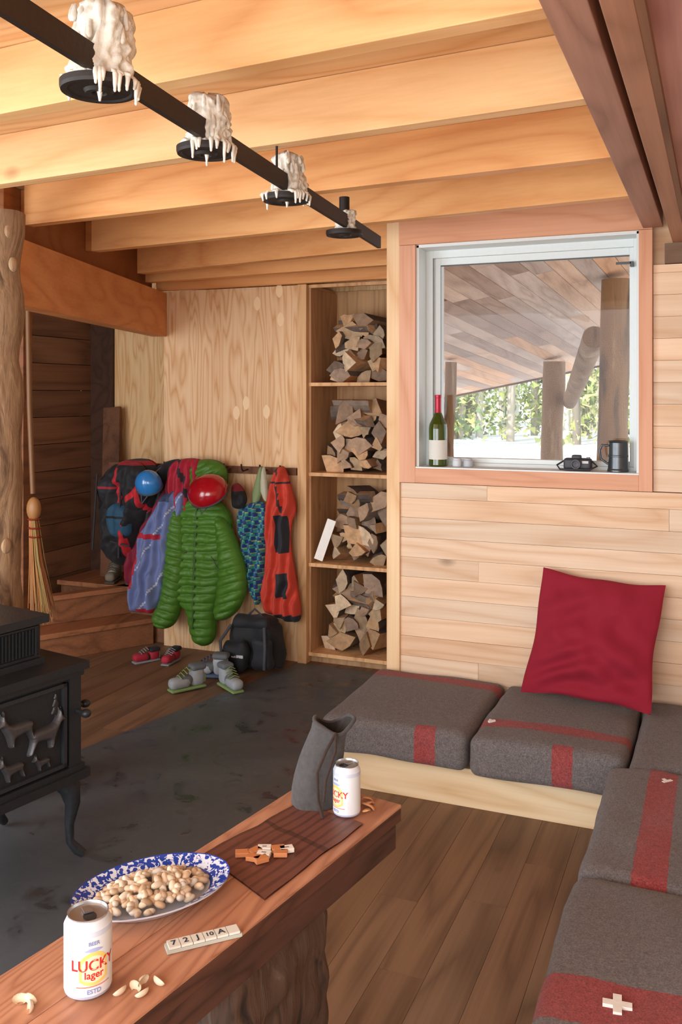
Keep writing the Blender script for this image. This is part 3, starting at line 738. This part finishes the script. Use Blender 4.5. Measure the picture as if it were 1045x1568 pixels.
# ---------------------------------------------------------------- clothes
def mpW(y0):
    def f(u,v,h):
        X,Z=hang(u,v); return (X,y0-h,Z)
    return f
m=M(); box(m,-3.46,-2.19,4.63,4.655,1.05,1.09,(1,.9,.8))
for u in (180,215,250,300,320,345,372,400,430):
    X,Z=hang(u,0); tube(m,[(X,4.625,1.075),(X,4.57,1.07),(X,4.555,1.085),(X,4.55,1.11)],.005,8,(.25,.2,.18))
m.build('coat_rack',[M_dark])
def quilt(ang=0,p=13,amp=.3):
    ca,sa=math.cos(ang),math.sin(ang)
    def f(u,v,d):
        t=(v*ca+u*sa+2.0*noise.noise(Vector((u/25,v/25,ang))))/p; w=abs(math.sin(math.pi*t))**.45
        return (1-amp)+amp*w+.05*noise.noise(Vector((u/5,v/5,ang)))+.10*noise.noise(Vector((u/14,v/11,ang+3)))
    return f
G=hx('#4d7d26')
def green(k=1.0,ang=0,p=13):
    ca,sa=math.cos(ang),math.sin(ang)
    def f(u,v):
        t=(v*ca+u*sa+2.0*noise.noise(Vector((u/25,v/25,ang))))/p; w=.75+.25*abs(math.sin(math.pi*t))**.3  # occlusion painted into the colour: darker along the quilt seams
        return tuple(c*k*w for c in G)
    return f
m=M()
relief(m,[(300,752),(330,760),(352,772),(364,800),(356,850),(348,900),(336,935),(337,975),(324,991),(304,987),(296,960),(292,935),(275,928),(260,900),(264,860),(270,810),(282,772)],mpW(4.52),.085,26,1.6,quilt(.05),green(1,.05))
relief(m,[(280,772),(298,788),(299,850),(293,905),(284,950),(268,968),(246,964),(244,945),(257,925),(264,880),(266,820)],mpW(4.48),.075,14,1.5,quilt(-.25,12),green(.94,-.25,12))
relief(m,[(342,782),(360,792),(377,830),(390,872),(387,908),(372,934),(350,948),(340,935),(346,905),(350,870),(346,830)],mpW(4.48),.075,15,1.5,quilt(.35,12),green(1.03,.35,12))
relief(m,[(296,712),(316,702),(344,705),(356,722),(352,752),(334,772),(306,766),(294,742)],mpW(4.52),.075,18,1.6,quilt(.6,10,.25),green(.9,.6,10))
relief(m,[(317,765),(320,765),(317,850),(313,960),(310,960),(313,850)],mpW(4.443),.010,3,1.0,None,(.04,.10,.02),it=0)
for (a,b,c,d) in ((286,870,300,842),(338,845,352,872)):
    relief(m,[(a,b),(a+3,b+2),(c+3,d+1),(c,d-2)],mpW(4.445),.006,2,.8,None,(.03,.07,.02),it=0)
m.build('down_jacket',[plain('green_nylon',(1,1,1),.5,nz=.05,nscale=50,bm=.1)])
def folds(a=.35,fx=.35,sk=.15):
    return lambda u,v,d:1+a*math.sin(u*fx+v*sk*.3+2*noise.noise(Vector((u/18,v/30,0))))+.25*noise.noise(Vector((u/9,v/14,3)))
m=M(); C1=hx('#7f1430')
relief(m,[(192,860),(212,822),(240,780),(262,735),(280,705),(318,702),(322,730),(300,770),(270,810),(245,860),(225,905),(205,915),(190,900)],mpW(4.53),.06,16,2.0,folds(),lambda u,v:C1)
m.build('crimson_jacket',[M_gen])
m=M()
relief(m,[(228,722),(250,708),(272,705),(280,740),(268,790),(240,822),(214,815),(216,780),(232,760)],mpW(4.60),.08,14,2.0,folds(.3,.4),lambda u,v:hx('#222329') if abs(v-780+(u-240)*.6)>3 else hx('#a9202c'))
m.build('black_shell_jacket',[M_gen])
m=M()
relief(m,[(268,712),(288,702),(318,702),(324,730),(308,752),(302,790),(284,800),(272,770),(264,740)],mpW(4.50),.055,12,1.8,folds(.3,.5),lambda u,v:hx('#a81830') if abs(u-v*.3-75)>3 else hx('#2a2228'))
m.build('red_rain_jacket',[M_gen])
def lil(u,v):
    if v<905 and abs((u-222)-(v-830)*-.1)<5 and v>822: return hx('#b32034')
    if 818<v<826 and u<262: return hx('#b32034')
    if v>936 and u>226: return hx('#b32034')
    if 752<v<768 and u<282: return hx('#3d4a66')
    if (u+v*.6)%44<2: return hx('#b8bccc')
    return hx('#6c7aa8')
m=M()
relief(m,[(262,756),(290,750),(300,757),(290,800),(276,850),(262,900),(254,925),(246,946),(226,944),(210,945),(207,915),(214,880),(222,850),(224,820),(240,800),(250,780)],mpW(4.47),.06,14,1.6,folds(.35,.4),lil)
m.build('blue_shell_jacket',[M_gen])
def bk(u,v):
    if abs(u-192-(v-740)*.1)<4: return hx('#b4202a')
    if 205<u<238 and 735<v<785 and (abs((u-222)+(v-760))<5 or abs(u-232)<3): return hx('#c4222c')
    if 708<v<714: return hx('#a01f2a')
    return hx('#1c1d21')
m=M()
relief(m,[(178,712),(205,705),(236,708),(246,735),(242,770),(228,795),(216,810),(210,850),(196,874),(178,880),(156,858),(148,800),(150,745),(162,722)],mpW(4.54),.12,22,2.2,folds(.15,.2),bk)
relief(m,[(200,712),(232,708),(244,740),(238,775),(215,790),(202,765),(198,740)],mpW(4.45),.07,12,1.5,folds(.15,.4),bk)
relief(m,[(168,775),(208,772),(214,822),(198,832),(174,826)],mpW(4.46),.05,10,1.8,folds(.1,.3),lambda u,v:hx('#1f4c66') if abs(v-796)>2 else hx('#101216'))
relief(m,[(158,738),(190,732),(194,762),(162,768)],mpW(4.45),.05,8,1.8,folds(.1,.3),lambda u,v:hx('#24262c') if abs(v-750)>1.5 else hx('#a02030'))
for (a,b) in (((160,730),(152,850)),((200,720),(196,860)),((182,835),(215,840))):
    p=[mpW(4.42)(a[0]+(b[0]-a[0])*t,a[1]+(b[1]-a[1])*t,.0) for t in (0,.5,1)]; tube(m,p,.006,6,hx('#2c2c31'))
m.build('hiking_backpack',[M_gen])
m=M()
relief(m,[(364,742),(372,735),(384,748),(388,765),(378,778),(366,772)],mpW(4.50),.05,8,1.6,folds(.2,.5),lambda u,v:hx('#16171b') if v>748 else hx('#7a1a28'))
m.build('hanging_gloves',[M_gen])
m=M()
def teal(u,v):
    uu=u-(v*.15); k=(int(uu//4)+int(v//6))%2; s=(v%6)<1.5
    return hx('#1d3d7a') if k==0 else (hx('#2f8a86') if not s else hx('#8fae6a'))
relief(m,[(366,780),(384,768),(408,762),(412,800),(408,860),(402,922),(390,918),(380,870),(370,820)],mpW(4.55),.05,14,1.1,folds(.4,.5),teal)
relief(m,[(384,770),(398,712),(404,712),(400,770)],mpW(4.56),.02,4,1.5,None,hx('#7f8f62'),it=1)
relief(m,[(398,745),(402,712),(407,714),(412,765),(405,765)],mpW(4.565),.02,4,1.5,None,hx('#b8b49a'),it=1)
m.build('patterned_stuff_sack',[M_gen])
m=M()
def orr(u,v):
    if 428<u<444 and 783<v<838: return hx('#20222a')
    if 430<u<446 and 868<v<905: return hx('#20222a')
    if u>425 and v>930: return hx('#20222a')
    if abs(v-735)<2 or (abs((u-430)-(v-740)*.15)<1.5 and v<790): return hx('#3a2426')
    return hx('#c23c28')
relief(m,[(422,718),(428,710),(437,712),(446,745),(454,775),(445,795),(444,830),(453,880),(462,938),(446,943),(425,936),(404,928),(401,900),(411,850),(407,800),(411,755)],mpW(4.56),.055,13,1.5,folds(.4,.45),orr)
m.build('ski_bib_pants',[M_gen])
def helmet(name,u,v,y,rx,rz,c,rot=0):
    m=M(); X,Z=hang(u,v); T=Matrix.Rotation(rot,4,'Y')@Matrix.Rotation(math.radians(35),4,'X')
    ell(m,(X,y,Z),(rx,rx*.95,rz),32,18,c,0,T,zmin=-.35)
    ell(m,(X,y,Z),(rx*.95,rx*.9,rz*.94),24,12,(.03,.03,.03),1,T,zmin=-.3)
    ring=[]
    for k in range(32):
        t=k*math.pi/16; p=T@Vector((rx*.945*math.cos(t),rx*.9*math.sin(t),-.33*rz)); ring.append((X+p.x,y+p.y,Z+p.z))
    tube(m,ring,.006,8,(.05,.05,.06),1,closed=True)
    tube(m,[(X-rx*.5,y-.02,Z-rz*.4),(X-.01,y-.05,Z-rz*1.35),(X+rx*.5,y-.02,Z-rz*.4)],.004,6,(.1,.1,.12),1)
    tube(m,[(X,y+.02,Z+rz*.5),(X,4.56,max(Z+rz*.6,1.1))],.004,6,(.1,.1,.12),1)
    m.build(name,[M_shiny,M_gen])
helmet('blue_helmet',252,740,4.38,.078,.08,hx('#2f7fc4'),.2)
helmet('red_helmet',347,747,4.36,.115,.088,hx('#a80c1c'),-.15)
m=M(); KD=(.010,.011,.014)
rbox(m,(-2.34,4.45,.135),(.30,.20,.26),.08,16,.02,.04,9,KD)
rbox(m,(-2.40,4.33,.10),(.15,.08,.16),.035,10,.0,.02,11,(.008,.009,.012)); rbox(m,(-2.25,4.34,.12),(.11,.07,.17),.03,10,.0,.02,11,(.014,.016,.022))
rbox(m,(-2.34,4.43,.265),(.22,.16,.07),.03,10,.0,.03,9,KD)
tube(m,[(-2.44,4.34,.26),(-2.48,4.29,.18),(-2.47,4.29,.08),(-2.42,4.31,.03)],.009,6,(.05,.05,.06)); tube(m,[(-2.24,4.34,.26),(-2.21,4.29,.16),(-2.22,4.30,.05)],.009,6,(.05,.05,.06))
tube(m,[(-2.38,4.43,.30),(-2.34,4.42,.335),(-2.30,4.43,.30)],.006,6,(.04,.04,.05))
box(m,-2.41,-2.34,4.285,4.29,.1,.115,(.5,.5,.55))
m.build('daypack',[M_gen])
def boot(name,x,y,z,a,s,c1,c2,c3,tall=1.0,lay=0):
    m=M(); T=Matrix.Translation((x,y,z))@Matrix.Rotation(a,4,'Z')@Matrix.Rotation(lay,4,'X')@Matrix.Scale(s,4)
    def B(c,sz,r,col,nz=.006): 
        rbox(m,(0,0,0),sz,r,8,0,nz,9,col,0,T@Matrix.Translation(c))
    B((0,0,.010),(.27,.09,.02),.010,c3,0)
    B((.06,0,.055),(.16,.09,.075),.035,c1); B((.02,0,.075*tall+.005),(.12,.08,.07),.035,c2)
    B((-.075,0,.10*tall),(.11,.088,.17*tall),.04,c1); B((-.08,0,.185*tall),(.115,.093,.045),.022,c2)
    for k in range(4): tube(m,[T@Vector((.06-.022*k,-.04,.09+.018*k*tall)),T@Vector((.07-.022*k,0,.112+.018*k*tall)),T@Vector((.06-.022*k,.04,.09+.018*k*tall))],.004*s,6,c3)
    B((-.13,0,.08*tall),(.02,.05,.08*tall),.008,c3,0)
    m.build(name,[M_gen])
g1,g2,g3=hx('#9a9fa3'),hx('#63696d'),hx('#3a3f40'); gg=hx('#7c9558')
boot('ski_boot',-2.50,3.99,.007,-2.1,.72,g1,g2,gg,.8)
boot('ski_boot',-2.30,4.08,.007,-.6,.72,g1,g2,gg,.8)
boot('ski_boot',-2.50,4.22,.007,-2.9,.75,hx('#b4bac0'),g2,hx('#556a8a'),.8)
boot('red_bootie',-2.98,4.33,.001,-2.1,.58,hx('#a51f35'),hx('#2a2226'),hx('#8c8c90'),.6)
boot('red_bootie',-2.84,4.37,.001,-1.5,.58,hx('#b52840'),hx('#2a2226'),hx('#8c8c90'),.6)
boot('winter_boot',-3.52,4.76,.331,-1.2,.75,hx('#7c6f5e'),hx('#8f8a80'),hx('#4a4036'))
boot('winter_boot',-3.41,4.78,.331,-.9,.75,hx('#6c6458'),hx('#8f8a80'),hx('#4a4036'))
m=M(); bx,by=-2.90,3.32
tube(m,[(bx-.03,by,1.93),(bx-.02,by,1.45),(bx,by,1.05)],.012,10,hx('#7a5330'))
ell(m,(bx+.005,by,.98),(.035,.03,.055),14,10,hx('#a07040'))
for k in range(110):
    a=U(-1,1);b=U(-1,1); L=U(.40,.50)
    tube(m,[(bx+a*.015,by+b*.012,.96),(bx+.02+a*.03,by+b*.02,.75),(bx+.05+a*.065,by+b*.03,.96-L)],[.0035,.003,.0015],5,tuple(c*U(.6,1.05) for c in hx('#b07c44')))
for z in (.93,.89,.85): lathe(m,(bx+.004+(.95-z)*.1,by,z),[(.026,0),(.03,.004),(.026,.008)],14,cols=hx('#8a2f22'))
tube(m,[(bx-.03,by,1.93),(bx-.03,3.345,1.95)],.004,6,(.1,.1,.1))
m.build('straw_broom',[M_obj])

# ---------------------------------------------------------------- sill objects
SZ=OZ0+.007
m=M(); r=.041
prof=[(.001,.006),(r*.6,.004),(r*.95,0),(r,.006),(r,.03),(r,.115),(r,.165),(r*.93,.185),(r*.62,.212),(r*.38,.235),(r*.34,.25),(r*.34,.30),(r*.38,.302),(r*.38,.312),(r*.33,.314),(.001,.314)]
mats=[0,0,0,0,1,0,0,0,0,2,2,2,2,2,2]; cols=[(1,1,1)]*15
lathe(m,(-1.152,3.905,SZ),prof,32,mats,cols)
mgb=plain('bottle_glass',hx('#4a5a14'),.08,attr=False,coat=.5); mgb.node_tree.nodes['Principled BSDF'].inputs['Transmission Weight'].default_value=.5
m.build('wine_bottle',[mgb,plain('paper_label',hx('#d8d4ca'),.7,nz=.05),plain('red_foil',hx('#a81632'),.35,.3)])
m=M(); c=(-.385,3.905,SZ)
lathe(m,c,[(.001,.003),(.040,.003),(.043,0),(.043,.006),(.040,.012),(.038,.118),(.041,.124),(.038,.126),(.035,.118),(.035,.01),(.001,.01)],32)
hp=[(c[0]-.038,c[1]-.01,SZ+.105),(c[0]-.062,c[1]-.012,SZ+.108),(c[0]-.072,c[1]-.012,SZ+.085),(c[0]-.066,c[1]-.012,SZ+.05),(c[0]-.038,c[1]-.01,SZ+.03)]
tube(m,hp,.005,8)
lathe(m,c,[(.0395,.06),(.042,.062),(.042,.066),(.0395,.068)],32)
m.build('metal_tankard',[plain('pewter',hx('#5c6063'),.35,.8,nz=.2,nscale=50)])
m=M(); c=(-.545,3.90,SZ)
rbox(m,(c[0],c[1],SZ+.026),(.115,.045,.05),.012,10,col=(.03,.03,.035)); rbox(m,(c[0]-.005,c[1],SZ+.055),(.04,.035,.018),.007,6,col=(.04,.04,.045))
Rx=Matrix.Rotation(math.pi/2,4,'X')
lathe(m,(c[0]-.005,c[1]-.02,SZ+.027),[(.021,0),(.021,.016),(.019,.018),(.015,.018),(.013,.012),(.001,.010)],24,cols=(.06,.06,.07),mtx=Rx)
lathe(m,(c[0]+.042,c[1],SZ+.05),[(.008,0),(.008,.006),(.001,.006)],16,cols=(.3,.3,.3)); box(m,c[0]+.02,c[0]+.045,c[1]-.0235,c[1]-.022,SZ+.03,SZ+.04,(.6,.6,.6))
tube(m,[(c[0]-.055,c[1],SZ+.04),(c[0]-.085,c[1]-.01,SZ+.02),(c[0]-.07,c[1]-.03,SZ+.005),(c[0]-.02,c[1]-.04,SZ+.005),(c[0]+.05,c[1]-.035,SZ+.005),(c[0]+.08,c[1]-.02,SZ+.02),(c[0]+.055,c[1],SZ+.04)],.004,6,(.03,.03,.03))
m.build('film_camera',[M_obj])
m=M()
for dx,c in ((-.02,(.6,.62,.64)),(.03,(.45,.47,.5))):
    lathe(m,(-1.045+dx,3.905,SZ),[(.001,0),(.020,0),(.021,.004),(.020,.026),(.017,.030),(.0175,.036),(.001,.036)],20,cols=c)
m.build('small_jars',[M_obj])

# ---------------------------------------------------------------- outside
def RZ(x,y): return 2.2+.2*(x+1)-.09*(y-4.5)
m=M(); w=.105
for i in range(-26,34):
    o=i*w; ymax=9.0
    def pt(off,y): return Vector((-1.0+off+(y-4.05)*.06,y))
    xl=pt(o,4.05).x
    if xl>-1.35: ys=4.05
    elif xl>-1.60: ys=4.12+(-1.345-xl)/.255*.615
    else: ys=5.15
    y=ys-U(0,2)
    while y<ymax:
        L=U(1.2,3.0); ya=max(y,ys); yb=min(y+L,ymax)
        if yb>ya+.02:
            c=random.choice([(1.1,1.04,1.0),(.9,.85,.82),(.72,.64,.60),(1.1,.95,.82),(.98,.98,1.0),(.66,.58,.54),(1.2,.88,.62)])
            e=U(.88,1.12); v=[]
            for dz in (0,.02):
                for (off,yy) in ((o,ya),(o+w-.004,ya),(o+w-.004,yb-.003),(o,yb-.003)):
                    p=pt(off,yy); v.append((p.x,p.y,RZ(p.x,p.y)+dz))
            m.add(v,BF,tuple(k*e for k in c))
        y+=L
obox(m,(-3.9,9.02,RZ(-3.9,9.02)+.02),(2.6,9.02,RZ(2.6,9.02)+.02),.03,.07,(.35,.3,.27))
m.build('porch_roof',[M_porch])
def post(name,x,y,r,z1,mat=M_logo,z0=0.0,n=16):
    m=M(); tube(m,[(x+.012*math.sin(k),y,z0+(z1-z0)*k/8) for k in range(9)],[r*(1+.05*math.sin(k*2)) for k in range(9)],n,nz=.12); return m.build(name,[mat])
post('porch_post',-.56,5.5,.088,RZ(-.56,5.5)-.03); post('porch_post',-1.33,8.0,.095,RZ(-1.33,8.0)-.03); post('porch_post',-1.97,7.0,.045,RZ(-1.97,7)-.02)
m=M(); tube(m,[(-1.18,7.95,1.44),(-.98,7.0,1.60),(-.70,5.7,1.85)],[.06,.065,.07],14,nz=.1)
m.build('porch_brace_log',[M_logo])
m=M(); box(m,-1.28,2.5,4.03,5.3,-.05,.02); m.build('porch_deck',[M_porch])
m=M(); v=[];f=[];n=40
for i in range(n+1):
    for j in range(n+1):
        x=-30+50*i/n;y=5.3+60*j/n; z=.05+.25*min(1,(y-5.3)/14)+.12*noise.noise(Vector((x*.25,y*.25,0)))*min(1,j/3)
        v.append((x,y,z))
for i in range(n):
    for j in range(n): f.append((i*(n+1)+j,(i+1)*(n+1)+j,(i+1)*(n+1)+j+1,i*(n+1)+j+1))
m.add(v,f,(1,1,1),0,True); m.build('snow_ground',[plain('snow',hx('#e6ebf2'),.7)])
m=M()
for k in range(130):
    x=U(-14,1);y=U(19,40); h=U(6,10); tube(m,[(x,y,.1),(x+U(-.2,.2),y,h)],[.11,.04],7,random.choice([(.5,.43,.35),(.65,.6,.54),(.22,.18,.14)]),0)
    base=random.choice([(.40,.43,.14),(.22,.29,.09),(.58,.56,.26),(.11,.16,.07)])
    vv=[];ff=[];cc=[]
    for q in range(420):
        t=R(); zz=U(.4,1)*.6+min(h,5.5)*t; rad=(1-t*.6)*U(.1,1.4); a=U(0,6.28); p=Vector((x+rad*math.cos(a),y+rad*math.sin(a),zz)); s=U(.05,.16)
        o=len(vv)
        for _ in range(3): vv.append((p.x+U(-s,s),p.y+U(-s,s),p.z+U(-s,s)))
        ff.append((o,o+1,o+2)); e=U(.4,1.6); cc.append(tuple(c*e for c in base))
    m.add(vv,ff,cc,0)
m.build('forest_trees',[plain('foliage',(1,1,1),.8,attr=True)])

# ---------------------------------------------------------------- lights
def area(name,loc,tgt,sx,sy,pw,col=(1,1,1)):
    l=bpy.data.lights.new(name,'AREA'); l.shape='RECTANGLE'; l.size=sx; l.size_y=sy; l.energy=pw; l.color=col
    o=bpy.data.objects.new(name,l); scene.collection.objects.link(o); o.location=loc
    o.rotation_euler=(Vector(tgt)-Vector(loc)).to_track_quat('-Z','Y').to_euler(); return o
area('daylight_rear_window',(-1.2,-1.5,1.4),(-1.5,3.5,1.1),3.4,1.9,118,(.98,.985,1))
area('daylight_side_window',(-3.7,.3,1.4),(-1.2,3.2,1.2),1.6,1.8,70,(.84,.92,1))
sun=bpy.data.lights.new('sun','SUN'); sun.energy=5; sun.angle=.01; sun.color=(1,.95,.86)
so=bpy.data.objects.new('sun',sun); scene.collection.objects.link(so); so.rotation_euler=Vector((.35,.75,-.75)).to_track_quat('-Z','Y').to_euler()
wd=bpy.data.worlds.new('World'); scene.world=wd; wd.use_nodes=True
bg=wd.node_tree.nodes['Background']; bg.inputs[0].default_value=(.86,.93,1,1); bg.inputs[1].default_value=2.1
try: scene.view_settings.view_transform='Standard'
except Exception as e: print('view',e)
# ---------------------------------------------------------------- camera
cd=bpy.data.cameras.new('camera'); co=bpy.data.objects.new('camera',cd); scene.collection.objects.link(co)
co.location=(0,0,1.5); co.rotation_euler=(math.radians(90),0,math.radians(22.5))
cd.sensor_fit='VERTICAL'; cd.sensor_height=24; cd.lens=24*1400/1568; cd.shift_y=-179/1568; cd.clip_start=.02
scene.camera=co
